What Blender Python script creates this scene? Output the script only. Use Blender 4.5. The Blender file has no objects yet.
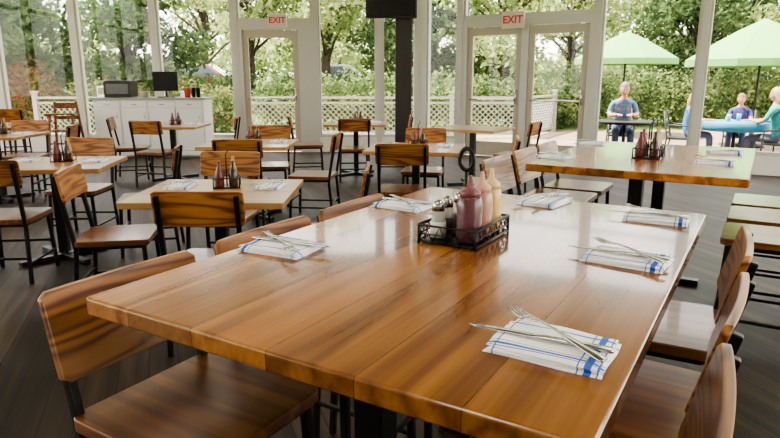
import bpy, math, random
import numpy as np
from mathutils import Vector, Matrix, Euler
random.seed(4); rng=np.random.default_rng(4)
D=bpy.data; S=bpy.context.scene; COL=S.collection
U=Vector((.8561,-.5168,0)); V=Vector((.5168,.8561,0)); UA=math.atan2(U.y,U.x)

# ------------------------------------------------------------------ materials
def newmat(name):
    m=D.materials.new(name); m.use_nodes=True
    nt=m.node_tree; b=nt.nodes['Principled BSDF']; return m,nt,b
def mat(name,col,rough=.5,metal=0,coat=0,trans=0,noise=0,nscale=20,sss=0):
    m,nt,b=newmat(name)
    b.inputs['Base Color'].default_value=(*col,1); b.inputs['Roughness'].default_value=rough
    b.inputs['Metallic'].default_value=metal; b.inputs['Coat Weight'].default_value=coat
    b.inputs['Transmission Weight'].default_value=trans
    if sss: b.inputs['Subsurface Weight'].default_value=sss; b.inputs['Subsurface Scale'].default_value=.03
    if noise:
        tc=nt.nodes.new('ShaderNodeTexCoord'); n=nt.nodes.new('ShaderNodeTexNoise'); n.inputs['Scale'].default_value=nscale
        n.inputs['Detail'].default_value=4
        r=nt.nodes.new('ShaderNodeValToRGB')
        r.color_ramp.elements[0].position=.3; r.color_ramp.elements[1].position=.7
        r.color_ramp.elements[0].color=(*[c*(1-noise) for c in col],1); r.color_ramp.elements[1].color=(*[min(1,c*(1+noise)) for c in col],1)
        nt.links.new(tc.outputs['Object'],n.inputs['Vector']); nt.links.new(n.outputs['Fac'],r.inputs['Fac']); nt.links.new(r.outputs['Color'],b.inputs['Base Color'])
    return m
def wood(name,dark,mid,light,axis='X',plank=0,rough=.3,coat=0,rings=5,stretch=1.2,across=7,tone=.5,seam=.0012,ringamt=.6,spec=.5):
    m,nt,b=newmat(name); N=nt.nodes; L=nt.links
    def M(op,a,bb=None,c=None):
        n=N.new('ShaderNodeMath'); n.operation=op
        for i,x in enumerate((a,bb,c)):
            if x is None: continue
            if isinstance(x,(int,float)): n.inputs[i].default_value=x
            else: L.new(x,n.inputs[i])
        return n.outputs[0]
    tc=N.new('ShaderNodeTexCoord'); sp=N.new('ShaderNodeSeparateXYZ'); L.new(tc.outputs['Object'],sp.inputs[0])
    oi=N.new('ShaderNodeObjectInfo'); rnd=oi.outputs['Random']
    al=sp.outputs[axis]; ac=sp.outputs['Y' if axis=='X' else 'X']; z=sp.outputs['Z']
    off=M('MULTIPLY',rnd,37.0); pt=None
    if plank:
        q=M('DIVIDE',M('ADD',ac,50.0*plank+.02),plank); idx=M('FLOOR',q); fr=M('FRACT',q)
        wn=N.new('ShaderNodeTexWhiteNoise'); wn.noise_dimensions='1D'; L.new(M('ADD',idx,M('MULTIPLY',rnd,9.0)),wn.inputs['W'])
        pt=wn.outputs['Value']; off=M('ADD',off,M('MULTIPLY',pt,53.0))
        edge=M('LESS_THAN',M('MULTIPLY',M('MINIMUM',fr,M('SUBTRACT',1.0,fr)),plank),seam)
    cb=N.new('ShaderNodeCombineXYZ'); L.new(M('ADD',M('MULTIPLY',al,stretch),off),cb.inputs[0]); L.new(M('MULTIPLY',ac,across),cb.inputs[1]); L.new(M('ADD',M('MULTIPLY',z,across),off),cb.inputs[2])
    n1=N.new('ShaderNodeTexNoise'); n1.inputs['Scale'].default_value=1; n1.inputs['Detail'].default_value=1.2; n1.inputs['Roughness'].default_value=.35; L.new(cb.outputs[0],n1.inputs['Vector'])
    ring=M('ADD',M('MULTIPLY',M('SINE',M('MULTIPLY',n1.outputs['Fac'],rings*6.283)),.5),.5)
    ring=M('POWER',ring,1.6)
    c2=N.new('ShaderNodeCombineXYZ'); L.new(M('ADD',M('MULTIPLY',al,1.6),off),c2.inputs[0]); L.new(M('MULTIPLY',ac,85),c2.inputs[1]); L.new(M('MULTIPLY',z,60),c2.inputs[2])
    n2=N.new('ShaderNodeTexNoise'); n2.inputs['Scale'].default_value=1; n2.inputs['Detail'].default_value=3; L.new(c2.outputs[0],n2.inputs['Vector'])
    fac=M('ADD',M('MULTIPLY',ring,ringamt),M('MULTIPLY',n2.outputs['Fac'],1.05-ringamt))
    r=N.new('ShaderNodeValToRGB'); e=r.color_ramp.elements; e[0].position=.12; e[0].color=(*light,1); e[1].position=.95; e[1].color=(*dark,1)
    x=e.new(.5); x.color=(*mid,1); L.new(fac,r.inputs['Fac']); colr=r.outputs['Color']
    hs=N.new('ShaderNodeHueSaturation'); L.new(colr,hs.inputs['Color'])
    base=rnd if pt is None else pt
    val=M('ADD',M('MULTIPLY',base,tone),1.0-tone/2)
    if pt is not None: val=M('MULTIPLY',val,M('ADD',M('MULTIPLY',rnd,.24),.88))
    L.new(val,hs.inputs['Value']); colr=hs.outputs['Color']
    if plank:
        mx=N.new('ShaderNodeMixRGB'); L.new(M('MULTIPLY',edge,.7),mx.inputs[0]); L.new(colr,mx.inputs[1]); mx.inputs[2].default_value=(*[c*.3 for c in dark],1); colr=mx.outputs[0]
    L.new(colr,b.inputs['Base Color'])
    b.inputs['Roughness'].default_value=rough; b.inputs['Coat Weight'].default_value=coat; b.inputs['Coat Roughness'].default_value=.06
    b.inputs['Specular IOR Level'].default_value=spec
    bp=N.new('ShaderNodeBump'); bp.inputs['Strength'].default_value=.10; bp.inputs['Distance'].default_value=.001; L.new(fac,bp.inputs['Height']); L.new(bp.outputs[0],b.inputs['Normal'])
    return m
WT=wood('tabletop_wood',(.13,.042,.010),(.29,.110,.026),(.42,.185,.050),'Y',.19,.22,.42,4,.7,7,.85,.0009,.45,.4)
WT2=wood('tabletop_wood_light',(.25,.12,.043),(.39,.21,.075),(.48,.28,.11),'X',.14,.28,.3,3,1.0,6,.3,.001,.35)
WPX=wood('chair_wood_back',(.085,.028,.009),(.235,.088,.024),(.34,.150,.046),'X',0,.38,.12,7,1.5,13,.6,.001,.66)
WPY=wood('chair_wood_seat',(.065,.022,.008),(.145,.052,.016),(.22,.088,.029),'Y',.11,.28,.3,4,1.0,9,.35,.0008,.4)
WF=wood('floor_wood',(.011,.007,.005),(.028,.018,.012),(.055,.036,.024),'Y',.14,.5,0,3,.7,7,.9,.004,.4,.2)
WDECK=wood('deck_wood',(.17,.12,.08),(.26,.2,.14),(.33,.26,.19),'X',.14,.7,0,3,.7,6,.3,.004)
WCOL=mat('column_paint_dark',(.018,.014,.012),.5,noise=.1,nscale=6)
METAL=mat('chair_metal',(.018,.016,.015),.4,.6)
BLACK=mat('black_metal',(.010,.010,.010),.35,.4)
WHITEP=mat('window_paint',(.45,.44,.40),.5)
DOORP=mat('door_paint',(.38,.34,.27),.45)
WALLP=mat('wall_paint',(.62,.6,.55),.8,noise=.04,nscale=3)
CEIL=mat('ceiling_paint',(.58,.51,.41),.9,noise=.03,nscale=3)
STEEL=mat('stainless',(.50,.50,.51),.22,1)
SCREEN=mat('screen_black',(.008,.008,.01),.15)
def glassmat():
    m=D.materials.new('window_glass'); m.use_nodes=True; nt=m.node_tree; nt.nodes.clear()
    o=nt.nodes.new('ShaderNodeOutputMaterial'); t=nt.nodes.new('ShaderNodeBsdfTransparent'); g=nt.nodes.new('ShaderNodeBsdfGlossy'); g.inputs['Roughness'].default_value=.02
    x=nt.nodes.new('ShaderNodeMixShader'); x.inputs[0].default_value=.015; t.inputs[0].default_value=(.98,.99,.98,1)
    nt.links.new(t.outputs[0],x.inputs[1]); nt.links.new(g.outputs[0],x.inputs[2]); nt.links.new(x.outputs[0],o.inputs[0]); return m
GLASS=glassmat()
def leafmat(name,a,b_,tr=.5):
    m=D.materials.new(name); m.use_nodes=True; nt=m.node_tree; nt.nodes.clear(); N=nt.nodes; L=nt.links
    o=N.new('ShaderNodeOutputMaterial'); d=N.new('ShaderNodeBsdfDiffuse'); t=N.new('ShaderNodeBsdfTranslucent'); x=N.new('ShaderNodeMixShader'); x.inputs[0].default_value=tr
    tc=N.new('ShaderNodeTexCoord'); n=N.new('ShaderNodeTexNoise'); n.inputs['Scale'].default_value=2.2; n.inputs['Detail'].default_value=3
    r=N.new('ShaderNodeValToRGB'); r.color_ramp.elements[0].position=.35; r.color_ramp.elements[1].position=.65
    r.color_ramp.elements[0].color=(*a,1); r.color_ramp.elements[1].color=(*b_,1)
    L.new(tc.outputs['Object'],n.inputs['Vector']); L.new(n.outputs['Fac'],r.inputs['Fac'])
    for s in (d,t): L.new(r.outputs[0],s.inputs[0])
    L.new(d.outputs[0],x.inputs[1]); L.new(t.outputs[0],x.inputs[2]); L.new(x.outputs[0],o.inputs[0]); return m
LEAF=leafmat('tree_leaves',(.12,.18,.06),(.44,.50,.22)); LEAF2=leafmat('hedge_leaves',(.05,.10,.035),(.28,.34,.14)); LEAF3=leafmat('red_bush_leaves',(.22,.05,.03),(.20,.22,.08)); LEAF4=leafmat('dark_tree_leaves',(.03,.06,.025),(.12,.17,.07),.3)
BARK=mat('bark',(.05,.032,.022),.9,noise=.5,nscale=8)

# ------------------------------------------------------------------ mesh builder
class MB:
    def __init__(s): s.v=[];s.f=[];s.m=[];s.s=[]
    def add(s,vs,fs,mi=0,smooth=False,M=None):
        o=len(s.v)
        for p in vs:
            p=Vector(p); s.v.append(tuple(M@p if M else p))
        for f in fs: s.f.append(tuple(i+o for i in f)); s.m.append(mi); s.s.append(smooth)
    def box(s,c,d,mi=0,M=None):
        x,y,z=c; a,b,h=d[0]/2,d[1]/2,d[2]/2
        vs=[(x+i*a,y+j*b,z+k*h) for k in(-1,1) for j in(-1,1) for i in(-1,1)]
        s.add(vs,[(0,2,3,1),(4,5,7,6),(0,1,5,4),(2,6,7,3),(0,4,6,2),(1,3,7,5)],mi,False,M)
    def tube(s,pts,r,mi=0,n=8,M=None,closed=False,square=False):
        pts=[Vector(p) for p in pts]; k=len(pts); vs=[]; 
        if square: n=4
        rs=r if isinstance(r,(list,tuple)) else [r]*k
        prev=None
        for i,p in enumerate(pts):
            if closed: t=pts[(i+1)%k]-pts[i-1]
            else: t=pts[min(i+1,k-1)]-pts[max(i-1,0)]
            t.normalize()
            ref=prev if prev is not None else (Vector((1,0,0)) if abs(t.x)<.8 else Vector((0,1,0)))
            a=(ref-t*ref.dot(t)).normalized(); prev=a; b=t.cross(a)
            for j in range(n):
                an=2*math.pi*(j+(.5 if square else 0))/n; vs.append(p+(a*math.cos(an)+b*math.sin(an))*rs[i]*(1.414 if square else 1))
        fs=[]
        for i in range(k if closed else k-1):
            for j in range(n):
                i2=(i+1)%k; fs.append((i*n+j,i*n+(j+1)%n,i2*n+(j+1)%n,i2*n+j))
        if not closed: fs+= [tuple(range(n))[::-1], tuple(range((k-1)*n,k*n))]
        s.add(vs,fs,mi,not square,M)
    def lathe(s,prof,c=(0,0,0),mi=0,n=20,M=None,sx=1,sy=1):
        vs=[];fs=[]
        for r,z in prof:
            for j in range(n):
                a=2*math.pi*j/n; vs.append((c[0]+r*sx*math.cos(a),c[1]+r*sy*math.sin(a),c[2]+z))
        for i in range(len(prof)-1):
            for j in range(n): fs.append((i*n+j,i*n+(j+1)%n,(i+1)*n+(j+1)%n,(i+1)*n+j))
        fs+=[tuple(range(n))[::-1],tuple(range((len(prof)-1)*n,len(prof)*n))]
        s.add(vs,fs,mi,True,M)
    def slab(s,w,d,z0,z1,r,mi=0,M=None,c=(0,0)):
        o=[]
        for cx,cy,a0 in((w/2-r,d/2-r,0),(-w/2+r,d/2-r,90),(-w/2+r,-d/2+r,180),(w/2-r,-d/2+r,270)):
            for k in range(6):
                a=math.radians(a0+k*18); o.append((c[0]+cx+r*math.cos(a),c[1]+cy+r*math.sin(a)))
        n=len(o); vs=[(x,y,z0) for x,y in o]+[(x,y,z1) for x,y in o]
        s.add(vs,[tuple(range(n))[::-1],tuple(range(n,2*n))]+[(i,(i+1)%n,(i+1)%n+n,i+n) for i in range(n)],mi,False,M)
    def mesh(s,name,mats):
        me=D.meshes.new(name); me.from_pydata(s.v,[],s.f)
        for m in mats: me.materials.append(m)
        me.polygons.foreach_set('material_index',s.m); me.polygons.foreach_set('use_smooth',s.s); me.update(); return me
    def obj(s,name,mats,loc=(0,0,0),rot=0,bevel=0,parent=None):
        return place(name,s.mesh(name,mats),loc,rot,bevel,parent)
def place(name,me,loc=(0,0,0),rot=0,bevel=0,parent=None):
    o=D.objects.new(name,me); COL.objects.link(o); o.location=loc; o.rotation_euler=(0,0,rot)
    if bevel:
        b=o.modifiers.new('bevel','BEVEL'); b.width=bevel; b.segments=3; b.limit_method='ANGLE'; b.angle_limit=math.radians(50)
    if parent: o.parent=parent
    return o

# ------------------------------------------------------------------ room shell
HC=4.2
def wall(side,p0,p1,posts,doors=(),start=1,solid=False):
    p0=Vector((*p0,0)); p1=Vector((*p1,0)); d=p1-p0; Ln=d.length; ang=math.atan2(d.y,d.x)
    w=MB()
    if solid:
        w.box((Ln/2,.08,HC/2),(Ln,.16,HC)); w.obj('wall_'+side,[WALLP],p0,ang); return
    w.box((Ln/2,.06,HC-.1),(Ln,.2,.2))
    ps=sorted(posts)
    for t in ps: w.box((t,.03,HC/2-.1),(.10,.16,HC-.2),1)
    for i in range(len(ps)-1):
        a,b=ps[i],ps[i+1]; isd=i in doors
        if not isd:
            w.box(((a+b)/2,.05,.14),(b-a-.1,.14,.28)); 
        m=MB(); z0=.28 if not isd else 2.42
        def bar(c,dd): m.box(c,dd,0)
        x0,x1=a+.05,b-.05; W=x1-x0; xc=(a+b)/2
        bar((xc,.03,z0+.03),(W,.09,.06)); bar((xc,.03,HC-.23),(W,.09,.06))
        bar((x0+.02,.03,(z0+HC-.2)/2),(.04,.09,HC-.2-z0-.12)); bar((x1-.02,.03,(z0+HC-.2)/2),(.04,.09,HC-.2-z0-.12))
        bar((xc,.03,3.02),(W-.1,.09,.07))
        m.box((xc,.03,(z0+HC-.2)/2),(W-.08,.008,HC-.2-z0-.1),1)
        win=m.obj('window_%d'%wall.n,[WHITEP,GLASS],p0,ang); wall.n+=1
        if isd:
            nd=2 if W>2 else 1; k=MB()
            k.box((xc,.03,2.35),(W,.14,.14)); 
            for sx in (x0+.04,x1-.04): k.box((sx,.03,1.14),(.08,.14,2.28))
            if nd==2: k.box((xc,.03,1.14),(.12,.14,2.28))
            pw=(W-.16-(.12 if nd==2 else 0))/nd
            for q in range(nd):
                cx=x0+.08+pw/2+q*(pw+.12)
                if nd==1 and pw>1.12: 
                    k.box((x1-.08-(pw-1.05)/2,.03,1.14),((pw-1.05),.1,2.28)); cx=x0+.08+.525; pw2=1.05
                else: pw2=pw
                k.box((cx,.03,.14),(pw2-.01,.05,.26),2); k.box((cx,.03,2.2),(pw2-.01,.05,.14),2)
                for sg in(-1,1): k.box((cx+sg*(pw2/2-.055),.03,1.2),(.10,.05,1.86),2)
                k.box((cx,.03,1.2),(pw2-.2,.008,1.86),1)
                k.tube([(cx+pw2/2-.07,-.04,.95),(cx+pw2/2-.07,-.04,1.2)],.012,3); 
                for zz in(.97,1.18): k.tube([(cx+pw2/2-.07,.01,zz),(cx+pw2/2-.07,-.04,zz)],.008,3)
                k.tube([(cx-pw2/2+.08,-.04,1.02),(cx+pw2/2-.1,-.04,1.02)],.015,3)
            k.obj('door_%d'%wall.d,[WHITEP,GLASS,DOORP,STEEL],p0,ang); wall.d+=1
    w.obj('wall_'+side,[WALLP,WHITEP],p0,ang)
wall.n=1; wall.d=1
CORN=Vector((.6,12.0,0)); RE=CORN+U*10; RB=RE-V*11
wall('left_front',(-8.9,12),(.6,12),[0,1.5,3.0,4.5,6.0,7.5,8.7,9.44],doors=(4,))
wall('right_front',CORN.xy,RE.xy,[.06,.8,3.22,4.76,6.3,7.84,9.9],doors=(1,))
wall('right',RE.xy,RB.xy,[.1,1.9,3.7,5.5,7.3,9.1,10.9])  # unseen side wall; windows put in to let in more light
wall('back',RB.xy,(-8.9,RB.y),[],solid=True)
wall('left',(-8.9,RB.y),(-8.9,12),[.1+i*(14.5-.2)/8 for i in range(9)])  # out-of-view wall, windows added for extra light inside
poly=[(-8.9,12),(.6,12),tuple(RE.xy),tuple(RB.xy),(-8.9,RB.y)]
fl=MB(); fl.add([(x,y,0) for x,y in poly],[tuple(range(5))[::-1]])
fo=fl.obj('floor',[WF]); 
fo.data.transform(Matrix.Rotation(math.radians(-20),4,'Z')); fo.rotation_euler=(0,0,math.radians(20))
c=MB(); c.add([(x,y,HC) for x,y in poly]+[(x,y,HC+.15) for x,y in poly],[tuple(range(5)),tuple(range(5,10))[::-1]]+[(i,(i+1)%5,(i+1)%5+5,i+5) for i in range(5)]); c.obj('ceiling',[CEIL])
FILLGLOW=D.materials.new('fill_panel_glow'); FILLGLOW.use_nodes=True; FILLGLOW.node_tree.nodes['Principled BSDF'].inputs['Emission Color'].default_value=(1,.93,.82,1); FILLGLOW.node_tree.nodes['Principled BSDF'].inputs['Emission Strength'].default_value=1.0  # glowing face of the added ceiling fill panels
for (x,y) in [(-5.5,1),(-5.5,5.5),(-1.5,0),(-1.5,5),(2.2,1.2),(3.6,4.6)]:  # invented fill lights on the unseen ceiling, added to brighten the interior
    k=MB(); k.box((0,0,HC-.04),(1.7,.9,.08)); k.box((0,0,HC-.085),(1.6,.8,.01),1); p=k.obj('ceiling_fill_panel',[WHITEP,FILLGLOW],(x,y,0),0)
    l=D.lights.new('fill_light','AREA'); l.shape='RECTANGLE'; l.size=1.6; l.size_y=.8; l.energy=42; l.color=(1,.86,.68)
    lo=D.objects.new('ceiling_fill_light',l); COL.objects.link(lo); lo.parent=p; lo.location=(0,0,HC-.1)

# column + tv
k=MB(); k.box((0,0,HC/2),(.27,.27,HC)); k.box((0,0,.08),(.33,.33,.16)); k.obj('column',[WCOL],(.22,10.4,0),0,.01)
k=MB(); k.box((0,0,2.55),(.80,.05,.48)); k.box((0,-.027,2.56),(.76,.004,.43),1); k.box((0,.06,2.55),(.25,.1,.2)); k.tube([(0,.06,2.55),(.1,.14,2.55)],.03)
k.obj('wall_mounted_television',[BLACK,SCREEN],(.02,10.12,0),0,.005)
RED=mat('exit_red',(.55,.03,.02),.5); SIGNW=mat('sign_white',(.55,.50,.42),.5)
def exit_sign(loc,ang,sc=1):
    k=MB(); k.box((0,0,0),(.34,.06,.24)); k.tube([(0,0,.1),(0,0,.16)],.02)
    o=k.obj('exit_sign',[SIGNW],loc,ang,.006); o.scale=(sc,)*3
    cu=D.curves.new('exit_text','FONT'); cu.body='EXIT'; cu.size=.15; cu.align_x='CENTER'; cu.align_y='CENTER'; cu.extrude=.002; cu.offset=.004
    t=D.objects.new('tmp',cu); COL.objects.link(t); bpy.context.view_layer.update()
    me=D.meshes.new_from_object(t.evaluated_get(bpy.context.evaluated_depsgraph_get())); D.objects.remove(t)
    me.materials.clear(); me.materials.append(RED); x=place('letters',me,(0,-.033,0),0,0,o); x.rotation_euler=(math.pi/2,0,0)
exit_sign((-2.07,11.85,2.43),0)
q=CORN+U*1.82-V*.12; exit_sign((q.x,q.y,2.36),UA,1.15)

# ------------------------------------------------------------------ chairs
def chair_mesh(name,hs,top,ph,high):
    k=MB(); w=.43
    k.slab(.43,.43,hs-.034,hs,.035,1)
    for a,b in(((-.18,-.18),(.18,-.18)),((.18,-.18),(.18,.18)),((.18,.18),(-.18,.18)),((-.18,.18),(-.18,-.18))):
        k.tube([(*a,hs-.047),(*b,hs-.047)],.011,2,square=True)
    for sx in(-1,1):
        k.tube([(sx*.18,.18,hs-.04),(sx*.2,.2,0)],.0125,2,square=True)
        k.tube([(sx*.2,-.235,0),(sx*.193,-.2,hs-.05),(sx*.193,-.212,hs+.03),(sx*.193,-.275,top-.02)],.0125,2,square=True)
        z=.2 if high else .14
        k.tube([(sx*.197,.195,z),(sx*.197,-.225,z)],.009,2,square=True)
    z=.24 if high else .18
    k.tube([(-.197,.19,z+.03),(.197,.19,z+.03)],.010,2,square=True); k.tube([(-.197,-.22,z),(.197,-.22,z)],.009,2,square=True)
    n=24; th=.02; vs=[]; H=ph/2; zc=top-H
    for i in range(n+1):
        x=-w/2*1.04+w*1.04*i/n; q=abs(2*i/n-1); e=(1-q**18)**(1/4) if q<1 else 0; e=.86+.14*e
        y=-.010*(1-q*q)
        for (yy,zz) in((y+th/2,-H*e),(y+th/2,H*e),(y-th/2,H*e),(y-th/2,-H*e)):
            f=(zc+zz-hs-.03)/(top-.05-hs)
            vs.append((x,-.212-.063*f+.022+yy,zc+zz))
    fs=[(0,1,2,3),(n*4+3,n*4+2,n*4+1,n*4)]
    for i in range(n):
        for j in range(4): fs.append((i*4+j,(i+1)*4+j,(i+1)*4+(j+1)%4,i*4+(j+1)%4))
    k.add(vs,fs,0)
    return k.mesh(name,[WPX,WPY,METAL])
CH=chair_mesh('dining_chair',.455,.87,.18,False); CHH=chair_mesh('counter_chair',.62,.92,.215,True)
def ch(x,y,deg,high=False):
    return place('counter_height_chair' if high else 'dining_chair',CHH if high else CH,(x,y,0),math.radians(deg),.005)
A=Vector((-.675,1.284,0)); TW,TL,TH=1.10,1.655,.93
def tp(u,v,z=0): return A+U*u+V*v+Vector((0,0,z))
def high_table(c,w,l,name='communal_table'):
    k=MB(); k.slab(w,l,TH-.042,TH,.012,0)
    for sy in(-1,1):
        y=sy*l*.3
        k.box((0,y,(TH-.05)/2),(.075,.075,TH-.09),1); k.box((0,y,TH-.049),(.5,.12,.012),1)
        k.box((0,y,.02),(.62,.07,.035),1); k.box((0,y,.02),(.07,.4,.036),1)
    k.box((0,0,TH-.07),(.05,l*.6,.04),1)
    return k.obj(name,[WT,BLACK],(c.x,c.y,0),UA,.006)
high_table(tp(TW/2,TL/2),TW,TL)
B2=Vector((.76,3.45,0)); high_table(B2+U*.55+V*.77,1.1,1.54)
for v in(.195,.73,1.24): p=tp(.125,v); ch(p.x,p.y,math.degrees(UA)-90,True)
for v,r in((.27,2),(.80,-2),(1.36,3)): p=tp(TW-.125,v); ch(p.x,p.y,math.degrees(UA)+90+r,True)
for v in(.27,.8,1.3):
    p=B2+U*(1.1+.12)+V*v; ch(p.x,p.y,math.degrees(UA)+90,True)
    p=B2+U*(-.02)+V*v; ch(p.x,p.y,math.degrees(UA)-90,True)

def dining_table(x,y,w=.88,d=.78,rot=0,z=.76):
    k=MB(); k.slab(w,d,z-.035,z,.01,0); k.box((0,0,z-.045),(.4,.4,.018),1); k.box((0,0,z/2),(.07,.07,z-.09),1)
    for a in(45,135): k.box((0,0,.02),(.68,.06,.035+.001*(a>90)),1,Matrix.Rotation(math.radians(a),4,'Z'))
    return k.obj('dining_table',[WT2,BLACK],(x,y,0),math.radians(rot),.005)
TABS=[(-1.0,3.56,0),(-1.42,6.25,0),(-2.6,4.75,8),(-3.05,8.7,0),(-.5,9.1,0),(.25,5.85,-10),(-4.6,7.2,0),(1.1,8.2,-31),(-4.4,4.2,0)]
for x,y,r in TABS: dining_table(x,y,rot=r)
CH_L=[(-.93,3.17,0),(-1.2,4.3,176),(-1.70,3.75,-80),(-.40,3.8,90),
 (-1.38,5.75,4),(-1.35,6.9,185),(-.78,6.2,84),
 (-2.72,4.3,6),(-2.75,5.4,180),(-1.98,4.95,104),
 (-3.1,8.2,-8),(-3.65,8.75,-75),(-2.42,8.8,98),
 (-.5,8.6,5),(.05,9.1,90),(-1.2,9.1,-82),
 (.12,5.35,-5),(.35,6.5,170),(.92,5.75,80),
 (-4.6,6.65,8),(-4.6,7.75,188),(-3.95,7.2,100),(-5.2,7.3,-90),
 (1.6,7.9,59),(-4.4,3.7,0),(-3.85,4.2,90),(-2.12,2.62,-75)]
for x,y,r in CH_L: ch(x,y,r)
for x,y,r in [(-6.2,10.2,20),(-5.75,9.2,-30),(-6.9,9.4,60),(-6.4,8.3,0)]: ch(x,y,r,True)

# ------------------------------------------------------------------ tableware
NAPM,nt,b=newmat('napkin_cloth'); N=nt.nodes; L=nt.links
tc=N.new('ShaderNodeTexCoord'); sp=N.new('ShaderNodeSeparateXYZ'); L.new(tc.outputs['Object'],sp.inputs[0]); acc=None
def MM(op,a,b_):
    n=N.new('ShaderNodeMath'); n.operation=op
    for i,x in enumerate((a,b_)):
        if isinstance(x,(int,float)): n.inputs[i].default_value=x
        else: L.new(x,n.inputs[i])
    return n.outputs[0]
for ax,pos,hw in(('X',.078,.006),('X',.062,.0013),('X',.094,.0012),('X',-.085,.0014),('Y',-.055,.0035),('Y',-.063,.0012),('Y',-.045,.0012),('Y',.048,.0025)):
    s_=MM('LESS_THAN',MM('ABSOLUTE',MM('SUBTRACT',sp.outputs[ax],pos),0),hw); acc=s_ if acc is None else MM('MAXIMUM',acc,s_)
mx=N.new('ShaderNodeMixRGB'); L.new(acc,mx.inputs[0]); mx.inputs[1].default_value=(.90,.92,.97,1); mx.inputs[2].default_value=(.05,.14,.55,1); L.new(mx.outputs[0],b.inputs['Base Color']); b.inputs['Roughness'].default_value=.9
def napkin_mesh():
    k=MB()
    for li,(w,d,a,z) in enumerate(((.205,.155,0,0),(.20,.15,3,.005),(.195,.147,-3,.010))):
        nx,ny=18,12; vs=[];fs=[]
        M=Matrix.Rotation(math.radians(a),4,'Z')
        for side in(0,1):
            for i in range(nx+1):
                for j in range(ny+1):
                    x=(i/nx-.5)*w; y=(j/ny-.5)*d
                    e=min(1,(1-max(abs(2*i/nx-1),abs(2*j/ny-1)))*6)
                    wv=.0012*math.sin(x*45+li)*math.cos(y*38+li*2)+.001*math.sin(y*90+x*20)
                    zz=z+(.0005 if side==0 else .0015+.0035*e**.5+wv*(1 if li==2 else 0))
                    x*=1+.02*math.sin(y*40+li); y*=1+.02*math.sin(x*30+li)
                    vs.append((x,y,zz))
        o=(nx+1)*(ny+1)
        for i in range(nx):
            for j in range(ny):
                q=(i*(ny+1)+j,(i+1)*(ny+1)+j,(i+1)*(ny+1)+j+1,i*(ny+1)+j+1)
                fs.append(tuple(o+t for t in q)); fs.append(q[::-1])
        bd=[(i,0) for i in range(nx)]+[(nx,j) for j in range(ny)]+[(nx-i,ny) for i in range(nx)]+[(0,ny-j) for j in range(ny)]
        ids=[i*(ny+1)+j for i,j in bd]
        for a_,b_ in zip(ids,ids[1:]+ids[:1]): fs.append((a_,b_,b_+o,a_+o))
        k.add(vs,fs,0,True,M)
    return k.mesh('napkin',[NAPM])
def ribbon(k,st,M=None):
    vs=[];fs=[]
    for x,h,z,t in st: vs+=[(x,-h,z),(x,h,z),(x,h*.8,z+t),(x,-h*.8,z+t)]
    for i in range(len(st)-1):
        for j in range(4): fs.append((i*4+j,(i+1)*4+j,(i+1)*4+(j+1)%4,i*4+(j+1)%4))
    e=(len(st)-1)*4; fs+=[(0,1,2,3),(e+3,e+2,e+1,e)]
    k.add(vs,fs,0,True,M)
def fork_mesh():
    k=MB(); ribbon(k,[(-.125,.008,0,.002),(-.12,.0115,0,.003),(-.07,.009,.002,.003),(0,.004,.006,.003),(.045,.004,.006,.003),(.06,.010,.004,.0025),(.072,.0135,.002,.002),(.082,.0135,.001,.002)])
    for i in range(4):
        y=-.0112+i*.0074
        k.tube([(.081,y,.002),(.095,y,.001),(.11,y,.003),(.130,y,.006)],[.0021,.0021,.0018,.001],0,6)
    return k.mesh('fork',[STEEL])
def knife_mesh():
    k=MB(); ribbon(k,[(-.13,.006,0,.004),(-.125,.0095,0,.006),(-.06,.008,0,.006),(-.01,.0065,0,.005),(.0,.0065,.001,.003),(.01,.009,.001,.002),(.08,.010,.001,.0015),(.115,.008,.001,.0012),(.13,.002,.001,.001)])
    return k.mesh('dinner_knife',[STEEL])
NM,FM,KM=napkin_mesh(),fork_mesh(),knife_mesh()
def setting(x,y,z,rot,flip=1):
    r=math.radians(rot); place('napkin',NM,(x,y,z),r)
    R=Matrix.Rotation(r,4,'Z'); 
    a=R@Vector((-.025,-.008,0)); place('dinner_knife',KM,(x+a.x,y+a.y,z+.018),r+math.pi+.05)
    a=R@Vector((.0,.012,0)); place('fork',FM,(x+a.x,y+a.y,z+.0235),r+math.radians(180-34))
ud=math.degrees(UA)
setting(.29,1.02,TH,ud); setting(.627,1.565,TH,ud-3); setting(.905,2.045,TH,ud+4)
setting(-.305,1.68,TH,ud+184); setting(.055,2.27,TH,ud+176); setting(.60,2.345,TH,ud+85)
for x,y,r in((1.0,3.735,170),(1.46,4.5,185),(1.83,3.46,0),(2.14,3.94,5)): setting(x,y,TH,ud+r)
for i,(x,y,r) in enumerate(TABS[:7]):
    setting(x-.26,y+.1,.76,90+r); setting(x+.28,y+.1,.76,85+r)

GB=mat('shaker_glass',(.75,.78,.78),.08,trans=.6); PEP=mat('pepper',(.05,.03,.04),.6); SALT=mat('salt',(.85,.85,.85),.7)
def squeeze(name,col,cap,loc,h=.145,r=.033):
    k=MB(); k.lathe([(r*.85,0),(r,.006),(r,h*.3),(r*.96,h*.5),(r,h*.8),(r*.85,h*.95),(r*.7,h)],mi=0)
    k.lathe([(r*.78,h-.004),(r*.8,h+.012),(r*.6,h+.018),(r*.28,h+.026),(.005,h+.055),(.004,h+.057)],mi=1)
    return k.obj(name,[mat(name+'_plastic',col,.22,coat=.4,sss=.15),mat(name+'_cap',cap,.35,sss=.2)],loc)
def shaker(name,fill,loc,h=.1):
    k=MB(); k.lathe([(.02,0),(.023,.004),(.021,h*.5),(.018,h*.75)],mi=0,n=12); k.lathe([(.019,h*.74),(.019,h*.9),(.014,h),(.004,h+.004)],mi=1,n=12)
    k.lathe([(.0235,.003),(.0236,h*.35),(.0225,h*.45)],mi=2,n=12)
    return k.obj(name,[GB,STEEL,fill],loc)
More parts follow.
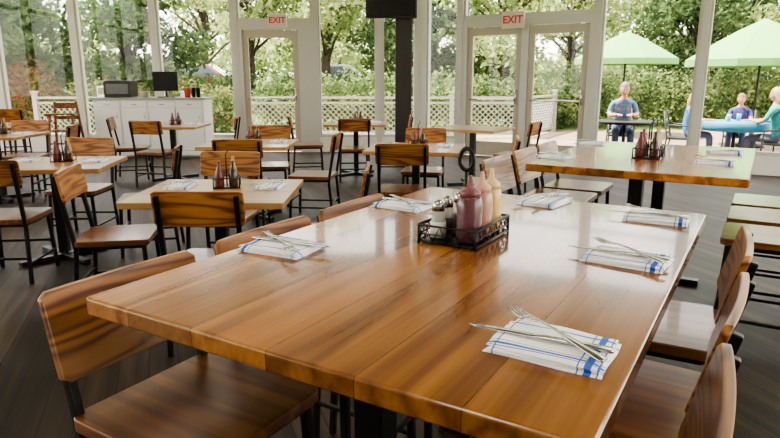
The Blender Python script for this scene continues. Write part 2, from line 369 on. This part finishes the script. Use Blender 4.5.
def caddy_mesh(w,l,hh):
    k=MB(); 
    def rect(z,a,b,r): 
        k.tube([(-a,-b,z),(a,-b,z),(a,b,z),(-a,b,z)],r,0,6,closed=True)
    k.slab(w-.01,l-.01,.006,.01,.01,0)
    rect(.008,w/2,l/2,.004); rect(.055,w/2,l/2,.005); rect(.03,w/2,l/2,.0025)
    for sx in(-1,1):
        for sy in(-1,1): k.tube([(sx*w/2,sy*l/2,0),(sx*w/2,sy*l/2,.055)],.004,0,6)
        nn=6
        for i in range(nn):
            y0=-l/2+l*i/nn; y1=y0+l/nn; k.tube([(sx*w/2,y0,.008),(sx*w/2,(y0+y1)/2,.055),(sx*w/2,y1,.008)],.002,0,5)
        for i in range(4):
            x0=-w/2+w*i/4; x1=x0+w/4; k.tube([(x0,sx*l/2,.008),((x0+x1)/2,sx*l/2,.055),(x1,sx*l/2,.008)],.002,0,5)
    k.tube([(0,0,.008),(0,0,hh-.07)],.005,0,8)
    ring=[(.022*math.sin(a),0,hh-.038+.032*math.cos(a)) for a in[2*math.pi*i/16 for i in range(16)]]
    k.tube(ring,.0065,0,8,closed=True)
    return k.mesh('condiment_caddy',[BLACK])
cc=Vector((.225,1.80,TH)); place('condiment_caddy',caddy_mesh(.18,.25,.275),cc,UA)
def cp(u,v): q=cc+U*u+V*v; return (q.x,q.y,TH+.011)
squeeze('barbecue_sauce_bottle',(.12,.038,.06),(.18,.06,.09),cp(.045,-.07),.135,.038)
squeeze('dressing_bottle',(.48,.24,.20),(.55,.30,.26),cp(.045,.015),.135,.034)
squeeze('mustard_bottle',(.62,.45,.16),(.68,.50,.26),cp(.045,.088),.135,.034)
shaker('salt_shaker',SALT,cp(-.052,-.075),.11); shaker('pepper_shaker',PEP,cp(-.055,-.01),.11); shaker('sugar_shaker',PEP,cp(-.05,.07),.11)
def small_caddy():
    k=MB(); k.slab(.15,.13,0,.008,.01,0)
    for sx in(-1,1):
        for sy in(-1,1): k.tube([(sx*.075,sy*.065,0),(sx*.075,sy*.065,.06)],.004,0,6)
    k.tube([(-.075,-.065,.06),(.075,-.065,.06),(.075,.065,.06),(-.075,.065,.06)],.004,0,6,closed=True)
    k.tube([(0,0,.0),(0,0,.2),(.02,0,.225),(0,0,.25),(-.02,0,.225),(0,0,.2)],.004,0,6)
    for x,y,m_,h,r in((-.04,-.03,1,.13,.027),(.04,-.03,4,.13,.027),(-.04,.032,3,.1,.02),(.04,.032,2,.15,.022)):
        k.lathe([(r*.9,.008),(r,.014),(r,h*.6),(r*.7,h*.8),(r*.35,h),(r*.35,h+.03)],(x,y,0),m_,12)
    return k.mesh('condiment_caddy',[BLACK,mat('ketchup',(.13,.02,.015),.3),mat('mustard',(.40,.22,.06),.3),PEP,mat('sauce_glass',(.05,.02,.015),.15)])
SC=small_caddy()
for x,y,r in TABS[:7]: place('condiment_caddy',SC,(x+.02,y+.1,.76),.2)
place('condiment_caddy',SC,(1.63,3.86,TH),UA); place('condiment_caddy',SC,(1.55,3.70,TH),UA)

# ------------------------------------------------------------------ server counter & items
CW=mat('counter_white',(.62,.62,.6),.5); CT=mat('counter_top',(.25,.24,.22),.3)
k=MB(); k.box((0,0,.53),(1.95,.55,.98)); k.box((0,.01,.04),(1.85,.45,.08),1); k.box((0,0,1.04),(2.02,.62,.04),1)
for i in range(4):
    x=-.73+i*.487; k.box((x,-.282,.50),(.45,.02,.74)); k.box((x,-.282,.945),(.45,.02,.11)); k.tube([(x+.17,-.31,.7),(x+.17,-.31,.8)],.006,2); k.tube([(x-.05,-.31,.945),(x+.05,-.31,.945)],.006,2)
k.obj('server_counter',[CW,CT,STEEL],(-4.28,11.35,0),0,.004)
k=MB(); k.slab(.3,.22,0,.015,.02); k.tube([(0,.03,.01),(0,.03,.2)],.02); k.box((0,0,.28),(.42,.05,.34)); k.box((0,-.027,.28),(.38,.004,.30),1); k.obj('pos_monitor',[BLACK,SCREEN],(-4.02,11.3,1.06),.3,.005)
k=MB(); k.box((0,0,.14),(.48,.34,.27)); k.box((0,-.172,.14),(.40,.006,.2),1); k.box((.0,0,.285),(.44,.3,.02)); k.tube([(-.2,-.19,.05),(.2,-.19,.05)],.008); k.obj('toaster_oven',[BLACK,SCREEN],(-4.85,11.35,1.06),0,.008)
k=MB()
for i in range(9): k.lathe([(.05,i*.012),(.10,i*.012+.008),(.10,i*.012+.011)],n=20)
k.obj('plate_stack',[SIGNW],(-4.42,11.3,1.06))
for i,(x,y) in enumerate(((-3.66,11.3),(-3.55,11.36),(-3.6,11.22),(-3.44,11.28))):
    k=MB(); k.lathe([(.03,0),(.042,.15),(.044,.17),(.040,.17)],n=14); k.obj('tumbler_cup',[BLACK if i%2 else mat('cup_red',(.4,.05,.04),.3)],(x,y,1.06))
k=MB(); k.box((0,0,.1),(.14,.12,.2)); k.box((0,-.062,.11),(.1,.004,.12),1); k.obj('napkin_dispenser',[STEEL,SIGNW],(-5.17,11.3,1.06),0,.006)
k=MB()
for sx in(-1,1):
    for sy in(-1,1): k.tube([(sx*.25,sy*.25,0),(sx*.17,sy*.16,1.0 if sy>0 else .8)],.02,0,square=True)
    k.tube([(sx*.21,-.2,.78),(sx*.18,.17,.78)],.018,0,square=True); k.tube([(sx*.24,-.23,.2),(sx*.24,.23,.2)],.015,0,square=True)
k.slab(.36,.34,.5,.53,.03); k.box((0,.165,.93),(.36,.02,.1)); k.box((0,.175,.72),(.36,.02,.06)); k.box((0,-.2,.8),(.46,.1,.025)); k.tube([(-.22,-.22,.3),(.22,-.22,.3)],.015,0,square=True)
k.obj('baby_high_chair',[WPY],(-5.65,10.8,0),.2,.003)

# ------------------------------------------------------------------ outdoors
k=MB(); xs=[-60,60]; ys=[-30,17,24,60,120]; zs=[-.12,-.12,.45,.5,.6]
k.add([(x,y,z) for y,z in zip(ys,zs) for x in xs],[(2*i,2*i+1,2*i+3,2*i+2) for i in range(4)]); k.obj('ground_lawn',[mat('grass',(.13,.2,.05),.95,noise=.4,nscale=1.5)])
k=MB(); k.box((0,0,0),(60,8,.04)); k.obj('ground_parking_lot',[mat('asphalt',(.30,.29,.28),.9,noise=.15,nscale=2)],(-5,27,.5))
k=MB(); k.box((0,0,-.06),(30,16,.08)); k.obj('ground_patio_deck',[WDECK],(1,9.5+4.0,-.03))
RAILP=mat('rail_paint',(.34,.34,.32),.6)
def railing(p0,p1):
    p0=Vector(p0);p1=Vector(p1); d=p1-p0; Ln=d.length; k=MB()
    k.box((Ln/2,0,.98),(Ln,.08,.05)); k.box((Ln/2,0,.86),(Ln,.04,.05)); k.box((Ln/2,0,.12),(Ln,.04,.06))
    m=max(1,round(Ln/1.8))
    for i in range(m+1): k.box((Ln*i/m,0,.54),(.1,.1,1.12)); k.box((Ln*i/m,0,1.12),(.14,.14,.04))
    st=.14; nn=int((Ln+.74)/st)
    def clip(x0,z0,x1,z1):
        for lim,s in((0,1),(Ln,-1)):
            d0=(x0-lim)*s; d1=(x1-lim)*s
            if d0<0 and d1<0: return None
            if d0<0: t=d0/(d0-d1); x0,z0=x0+(x1-x0)*t,z0+(z1-z0)*t
            elif d1<0: t=d1/(d1-d0); x1,z1=x1+(x0-x1)*t,z1+(z0-z1)*t
        return x0,z0,x1,z1
    for i in range(nn):
        for sg in(1,-1):
            xa=i*st-.74 if sg>0 else i*st
            c_=clip(xa,.15,xa+.74*sg,.86)
            if c_: k.tube([(c_[0],.012*sg,c_[1]),(c_[2],.012*sg,c_[3])],.009,0,square=True)
    k.obj('patio_lattice_railing',[RAILP],(p0.x,p0.y,-.05),math.atan2(d.y,d.x))
railing((-8.6,15.2,0),(-5.0,15.2,0)); railing((-3.6,15.2,0),(3.2,15.2,0)); q=Vector((3.2,15.2,0)); railing(q+U*.1,q+U*.1+V*2.4)
GREEN=mat('umbrella_canvas',(.15,.34,.10),.8)
def umbrella(x,y,rim,apex,R,n=8):
    k=MB(); vs=[(0,0,apex)]; 
    for ring in(1,2,3):
        for j in range(n*2):
            a=math.pi*j/n; rr=R*ring/3*(1 if j%2==0 else .955); z=apex-(apex-rim)*(ring/3)**1.15
            vs.append((rr*math.cos(a),rr*math.sin(a),z))
    m=n*2; fs=[(0,1+j,1+(j+1)%m) for j in range(m)]
    for r_ in range(2):
        for j in range(m): a=1+r_*m+j; b=1+r_*m+(j+1)%m; fs.append((a,a+m,b+m,b))
    o=len(vs)
    for j in range(m): p=vs[1+2*m+j]; vs.append((p[0],p[1],p[2]-.14))
    for j in range(m): fs.append((1+2*m+j,o+j,o+(j+1)%m,1+2*m+(j+1)%m))
    k.add(vs,fs,0)
    k.tube([(0,0,0),(0,0,apex+.06)],.024,1)
    for j in range(0,m,2):
        p=vs[1+2*m+j]; k.tube([(0,0,apex-.03),(p[0],p[1],p[2]-.02)],.008,1,6); k.tube([(0,0,rim-.1),(p[0]*.5,p[1]*.5,(apex+rim)/2-.03)],.007,1,6)
    k.lathe([(.28,0),(.28,.06),(.05,.09),(.04,.3)],mi=1)
    k.obj('patio_umbrella',[GREEN,METAL],(x,y,-.05))
umbrella(6.0,16.2,1.92,2.6,1.3); umbrella(7.75,13.3,1.82,2.65,1.5)
def patio_table(x,y,cloth):
    k=MB(); k.lathe([(.5,.7),(.51,.72),(.5,.74)],mi=0,n=32); k.lathe([(.53,.60),(.51,.735),(.50,.745)],mi=0,n=32) if cloth else None
    k.tube([(0,0,0),(0,0,.72)],.03,1)
    for a in range(4): k.tube([(0,0,.1),(.35*math.cos(a*1.57),.35*math.sin(a*1.57),0.0)],.018,1)
    k.obj('patio_table',[mat('tablecloth_blue',(.04,.22,.36),.6) if cloth else METAL,METAL],(x,y,-.05))
def patio_chair(x,y,rot,sc=1):
    k=MB(); k.slab(.46,.44,.42,.445,.05,0)
    for sx in(-1,1):
        k.tube([(sx*.22,.2,0),(sx*.21,.2,.43),(sx*.22,.18,.65),(sx*.22,-.2,.66)],.013,0)
        k.tube([(sx*.22,-.25,0),(sx*.21,-.2,.43),(sx*.2,-.28,.9)],.013,0)
    for i in range(5): k.box((0,-.222-.016*i,.52+i*.085),(.4,.012,.05),0)
    k.obj('patio_chair',[mat('patio_chair_black',(.03,.03,.03),.5)],(x,y,-.05),rot)
def leaves(k,c,rad,n,size,mi=0):
    c=np.array(c)
    u=rng.normal(size=(n,3)); u/=np.linalg.norm(u,axis=1)[:,None]; r=rng.random(n)**.45
    P=c+u*r[:,None]*np.array(rad)
    a=rng.normal(size=(n,3)); a/=np.linalg.norm(a,axis=1)[:,None]; b=np.cross(a,rng.normal(size=(n,3))); b/=np.linalg.norm(b,axis=1)[:,None]
    s=size*(.6+.8*rng.random(n))[:,None]
    for i in range(n):
        o=len(k.v); p=P[i];x=a[i]*s[i];y=b[i]*s[i]*.5
        k.v+= [tuple(p-x),tuple(p+y),tuple(p+x),tuple(p-y)]; k.f.append((o,o+1,o+2,o+3)); k.m.append(mi); k.s.append(False)
def tree_mesh(seed,h,nc=26,dens=260,base=1.8,spread=2.6,leaf=.12,lm=None,tr=1):
    random.seed(seed); k=MB()
    k.tube([(0,0,-.3),(.05,.02,h*.3),(-.08,.1,h*.6),(0,0,h*.9)],[.2*tr,.16*tr,.11*tr,.04],1,10)
    for i in range(nc):
        a=random.uniform(0,6.28); z=random.uniform(base,h); rr=spread*random.uniform(.25,1)*(1-.45*abs((z-base)/(h-base)-.3))
        c=(rr*math.cos(a),rr*math.sin(a),z)
        k.tube([(0,0,max(.8,z-1.3)),(c[0]*.5,c[1]*.5,z-.5),c],[.06,.035,.012],1,6)
        leaves(k,c,(.9,.9,.5),dens,leaf)
    return k.mesh('tree',[lm or LEAF,BARK])
T=[tree_mesh(1,5.0,23,230,2.1,leaf=.10),tree_mesh(2,5.4,25,230,2.3,2.8,.10),tree_mesh(3,4.4,20,240,1.4,2.0,.10),tree_mesh(7,4.8,28,300,1.5,2.4,.10,LEAF4,1.5)]
for i,(x,y,t,s) in enumerate([(-11.2,17.5,3,1),(-8.0,19.5,3,1.0),(-5.0,23,1,1),(-2.2,22,0,1.0),(1.4,22,3,.95),(3.6,20,2,1.0),(6.6,23,0,1),(9.8,20,3,1.0),(12.5,18,2,1.1),(14,24,1,1.1),(-14,22,3,1.1),(-18,20,1,1.1),(9,29,1,1.1),(-9,31,1,1.2),(18,24,1,1),(-2.5,31,2,1.2)]):
    o=place('tree',T[t],(x,y,-.1 if y<20 else .3),i*1.3); o.scale=(s,s,s)
def hedge(name,x0,x1,y,h,w,m,z=-.1,n=900,fl=0):
    k=MB(); x=x0
    while x<x1:
        r=random.uniform(.55,.8); c=(x,y+random.uniform(-.3,.3),z+h*.5); rd=(r,w,h*.55*random.uniform(.8,1.15))
        leaves(k,c,rd,n,.065)
        if fl: leaves(k,c,(rd[0]*1.05,rd[1]*1.1,rd[2]*1.05),fl,.05,2)
        x+=r*.75
    for i in range(int((x1-x0)/.5)): k.tube([(x0+i*.5,y,z-.1),(x0+i*.5+random.uniform(-.2,.2),y,z+h*.6)],.02,1,5)
    k.obj(name,[m,BARK,leafmat('flowers_red',(.45,.05,.04),(.5,.12,.1))])
hedge('hedge',-3.4,5.0,18.0,1.65,.7,LEAF2); hedge('flowering_bush',-8.4,-4.0,17.2,1.35,.6,LEAF2,fl=80); hedge('flowering_bush',-12.5,-9,16.5,1.9,.7,LEAF3,fl=60); hedge('hedge',5,14,18.6,1.8,.8,LEAF2); hedge('hedge',-14,14,22.2,1.4,.9,LEAF4,.2)
k=MB()
for i in range(75):
    leaves(k,(-42+i*1.15,44+random.uniform(-2,2),random.uniform(.8,3.4)),(2.2,1.5,1.4),380,.24)
k.obj('distant_tree_line',[LEAF,BARK])
def car(x,y,rot,col):
    k=MB(); prof=[(-2.1,.35),(-2.15,.7),(-1.9,.9),(-1.45,.95),(-.95,1.4),(.55,1.42),(1.2,.98),(1.95,.85),(2.15,.65),(2.1,.35)]
    n=len(prof); vs=[(a,-.85,b) for a,b in prof]+[(a,.85,b) for a,b in prof]
    for i,(a,b) in enumerate(prof):
        if b>1.2:
            vs[i]=(a,-.68,b); vs[i+n]=(a,.68,b)
    k.add(vs,[tuple(range(n)),tuple(range(n,2*n))[::-1]]+[((i+1)%n,i,i+n,(i+1)%n+n) for i in range(n)],0)
    for sy in(-1,1):
        k.add([(-1.3,sy*.86,.97),(-.9,sy*.72,1.33),(.5,sy*.72,1.34),(1.0,sy*.86,.98)],[(0,1,2,3)],1)
        for wx in(-1.35,1.35): k.tube([(wx,sy*.7,.33),(wx,sy*.9,.33)],.33,2,18); k.tube([(wx,sy*.85,.33),(wx,sy*.915,.33)],.18,3,12)
    k.add([(1.17,-.66,1.0),(1.17,.66,1.0),(.58,.6,1.4),(.58,-.6,1.4)],[(0,1,2,3)],1)
    k.obj('parked_car',[mat('car_paint',col,.25,coat=1),mat('car_glass',(.03,.04,.05),.05),mat('tyre',(.02,.02,.02),.8),STEEL],(x,y,.52),rot,.03)
car(-8.0,26.5,.05,(.16,.02,.03)); car(-2.6,26.4,3.1,(.12,.13,.15))

# ------------------------------------------------------------------ people
def skin_mesh(name,verts,edges,radii,sub=2):
    me=D.meshes.new(name); me.from_pydata(verts,edges,[]); o=D.objects.new('tmp',me); COL.objects.link(o)
    o.modifiers.new('s','SKIN'); 
    for i,r in enumerate(radii):
        me.skin_vertices[0].data[i].radius=r if isinstance(r,tuple) else (r,r)
    me.skin_vertices[0].data[0].use_root=True
    ss=o.modifiers.new('ss','SUBSURF'); ss.levels=sub; ss.render_levels=sub
    bpy.context.view_layer.update()
    out=D.meshes.new_from_object(o.evaluated_get(bpy.context.evaluated_depsgraph_get())); D.objects.remove(o)
    for p in out.polygons: p.use_smooth=True
    return out
SKIN=mat('skin',(.52,.25,.16),.55); EYE=mat('eye_white',(.75,.75,.73),.3); IRIS=mat('iris',(.05,.03,.02),.2); LIP=mat('lip',(.42,.13,.11),.5)
def person(name,loc,rot,sc,shirt,pants,hair,longhair=False,short_sleeve=True,lean=.0):
    J=[(0,0,.52),(0,.0,.7),(0,.03,.9),(0,.03,1.02),(0,.045,1.10),(0,.05,1.15)]
    R=[(.14,.12),(.13,.105),(.155,.11),(.13,.085),(.055,.055),(.05,.05)]
    E=[(0,1),(1,2),(2,3),(3,4),(4,5)]
    for s in(-1,1):
        i=len(J); J+=[(s*.165,.02,1.0),(s*.225,.13,.82),(s*.2,.24,.785),(s*.10,.40,.80)]; R+=[.055,.043,.038,.026]; E+=[(3,i),(i,i+1),(i+1,i+2),(i+2,i+3)]
        i=len(J); J+=[(s*.09,.06,.515),(s*.12,.44,.51),(s*.12,.46,.3),(s*.12,.43,.09),(s*.125,.54,.05)]; R+=[.085,.062,.055,.04,.038]; E+=[(0,i),(i,i+1),(i+1,i+2),(i+2,i+3),(i+3,i+4)]
    def bend(p):
        x,y,z=p; f=max(0,min(1,(z-.6)/.5)) if not(y>.3) else 0
        if y>.1: f*=.5
        return (x,y+lean*f,z-lean*.25*f)
    J=[bend(p) for p in J]
    me=skin_mesh('body',J,E,R)
    ms=[mat(name+'_shirt',shirt,.85,noise=.25,nscale=30),mat(name+'_pants',pants,.85),SKIN,mat(name+'_shoe',(.04,.03,.03),.5),EYE,IRIS,LIP,mat(name+'_hair',hair,.6,noise=.35,nscale=25)]
    root=D.objects.new(name,None); COL.objects.link(root); root.location=loc; root.rotation_euler=(0,0,rot); root.scale=(sc,)*3
    for m in ms: me.materials.append(m)
    for p in me.polygons:
        c_=p.center
        if c_.z>1.075-lean*.25: mi=2
        elif c_.z<.10: mi=3
        elif (c_.z<.60 and (c_.y>.05 or c_.z<.56)): mi=1
        elif abs(c_.x)>.07 and c_.y>.13+lean*.5 and c_.z>.7 and short_sleeve and c_.z<.9: mi=2
        elif c_.y>.35 and c_.z>.7: mi=2
        else: mi=0
        p.material_index=mi
    place('body',me,(0,0,0),0,0,root)
    for s in(-1,1):
        V_=[(s*.105,.39,.80),(s*.085,.425,.80),(s*.075,.455,.80)]; R_=[.024,(.03,.018),(.03,.016)]; E_=[(0,1),(1,2)]
        me2=skin_mesh('hand',V_,E_,R_); me2.materials.append(SKIN); place('palm',me2,(0,0,0),0,0,root)
        fb=MB()
        for fi,(dx,ln) in enumerate(((-.027,.052),(-.009,.062),(.009,.058),(.026,.045))):
            x=s*.075+dx; fb.tube([(x,.455,.80),(x*1.0,.48+ln*.2,.803),(x,.48+ln*.65,.795),(x,.48+ln,.78)],[.009,.0085,.0075,.005],0,8)
        fb.tube([(s*.06,.42,.80),(s*.04,.44,.80),(s*.035,.475,.79)],[.011,.009,.006],0,8)
        fb.obj('fingers',[SKIN],(0,0,0),0,0,root)
    h=MB(); n1,n2=16,20; vs=[];fs=[]
    for i in range(n1+1):
        th=math.pi*i/n1
        for j in range(n2):
            a=2*math.pi*j/n2; x=math.sin(th)*math.cos(a); y=math.sin(th)*math.sin(a); z=math.cos(th)
            w=.076*(1-.28*max(0,-z)**1.3); dd=.095*(1-.2*max(0,-z)*(y<0)); yy=y*dd
            if y>0 and z<-.2: yy*=.97
            vs.append((x*w,yy,z*.118))
    for i in range(n1):
        for j in range(n2): fs.append((i*n2+j,(i+1)*n2+j,(i+1)*n2+(j+1)%n2,i*n2+(j+1)%n2))
    h.add(vs,fs,2,True)
    h.tube([(0,.088,.02),(0,.104,-.012),(0,.112,-.028),(0,.09,-.036)],[.007,.010,.014,.008],2,8)
    h.tube([(-.024,.082,-.06),(0,.09,-.062),(.024,.082,-.06)],[.003,.007,.003],6,8)
    for s in(-1,1):
        h.lathe([(.001,-.012),(.011,-.007),(.013,0),(.011,.007),(.001,.012)],(s*.03,.078,.004),4,10); h.lathe([(.001,-.006),(.006,-.003),(.006,.003),(.001,.006)],(s*.03,.0885,.004),5,8)
        h.lathe([(.001,-.03),(.012,-.015),(.015,.01),(.001,.03)],(s*.076,-.005,-.005),2,10,sx=.6); h.tube([(s*.016,.09,.03),(s*.03,.088,.034),(s*.045,.078,.028)],.0035,7,6)
    vs=[];fs=[]
    for i in range(n1+1):
        th=math.pi*i/n1
        for j in range(n2):
            a=2*math.pi*j/n2; x=math.sin(th)*math.cos(a); y=math.sin(th)*math.sin(a); z=math.cos(th); bump=1+.03*math.sin(5*a+3*th)
            zz=z*.132
            if longhair and z<0 : zz=z*.30; 
            vs.append((x*.089*bump*(1 if not(longhair and z<0) else 1.05),(y*.106-.008)*bump if not(longhair and z<0) else min(y*.10,.02)-.03,zz))
    for i in range(n1):
        for j in range(n2):
            th=math.pi*(i+.5)/n1; a=2*math.pi*(j+.5)/n2; y=math.sin(th)*math.sin(a); z=math.cos(th)
            keep = z>.55 or (y<.15 and z>(-.9 if longhair else -.45)) 
            if keep: fs.append((i*n2+j,(i+1)*n2+j,(i+1)*n2+(j+1)%n2,i*n2+(j+1)%n2))
    h.add(vs,fs,7,True)
    ho=h.obj('head',ms,(0,.065+lean,1.235-lean*.25),0,0,root); ho.rotation_euler=(-.12-lean,0,0)
def seated(name,x,y,face_deg,sc,shirt,pants,hair,lh=False,lean=.0):
    r=math.radians(face_deg-90); d=Vector((math.cos(math.radians(face_deg)),math.sin(math.radians(face_deg)),0))
    person(name,(x,y,-.05+.445-.44*sc),r,sc,shirt,pants,hair,lh,True,lean); patio_chair(x-d.x*.06,y-d.y*.06,r)
patio_table(4.0,10.6,False); seated('seated_man',4.2,11.3,-105,1.05,(.12,.20,.38),(.06,.08,.15),(.16,.13,.11),False,.12)
patio_table(5.75,10.35,True)
seated('seated_girl',5.12,10.75,-32,.86,(.04,.17,.45),(.1,.1,.2),(.40,.22,.09),True,.05)
seated('seated_child',6.15,10.95,-125,.82,(.07,.06,.20),(.1,.1,.2),(.2,.1,.05),True,.05)
seated('seated_woman',6.12,9.75,125,.95,(.03,.28,.30),(.1,.1,.15),(.45,.30,.14),True,.05)
for dx,dy in((.1,.1),(-.12,.0)):
    k=MB(); k.lathe([(.028,0),(.036,.12),(.034,.12)],n=14); k.obj('drinking_cup',[mat('cup_blue',(.1,.4,.6),.3)],(5.75+dx,10.35+dy,.695))

# ------------------------------------------------------------------ light, world, camera
w=D.worlds.new('world'); S.world=w; w.use_nodes=True; nt=w.node_tree; bg=nt.nodes['Background']
sk=nt.nodes.new('ShaderNodeTexSky'); sk.sky_type='NISHITA'; sk.sun_disc=False; sk.sun_elevation=math.radians(55); sk.sun_rotation=math.radians(-40); sk.dust_density=2
mx=nt.nodes.new('ShaderNodeMixRGB'); mx.inputs[0].default_value=.7; mx.inputs[2].default_value=(8.4,7.7,6.9,1); nt.links.new(sk.outputs[0],mx.inputs[1]); nt.links.new(mx.outputs[0],bg.inputs[0]); bg.inputs[1].default_value=.95
su=D.lights.new('sun','SUN'); su.energy=27; su.angle=.02; su.color=(1,.91,.77); so=D.objects.new('sun',su); COL.objects.link(so)
so.rotation_euler=Vector((-.50,.12,1.0)).to_track_quat('Z','Y').to_euler()
cd=D.cameras.new('camera'); cd.sensor_width=36; cd.lens=616/780*36; cd.clip_end=300; co=D.objects.new('camera',cd); COL.objects.link(co); co.location=(0,0,1.4); co.rotation_euler=(math.radians(90-12.9),0,0); S.camera=co
S.view_settings.view_transform='AgX'; S.view_settings.look='AgX - Medium High Contrast'; S.view_settings.exposure=0.08
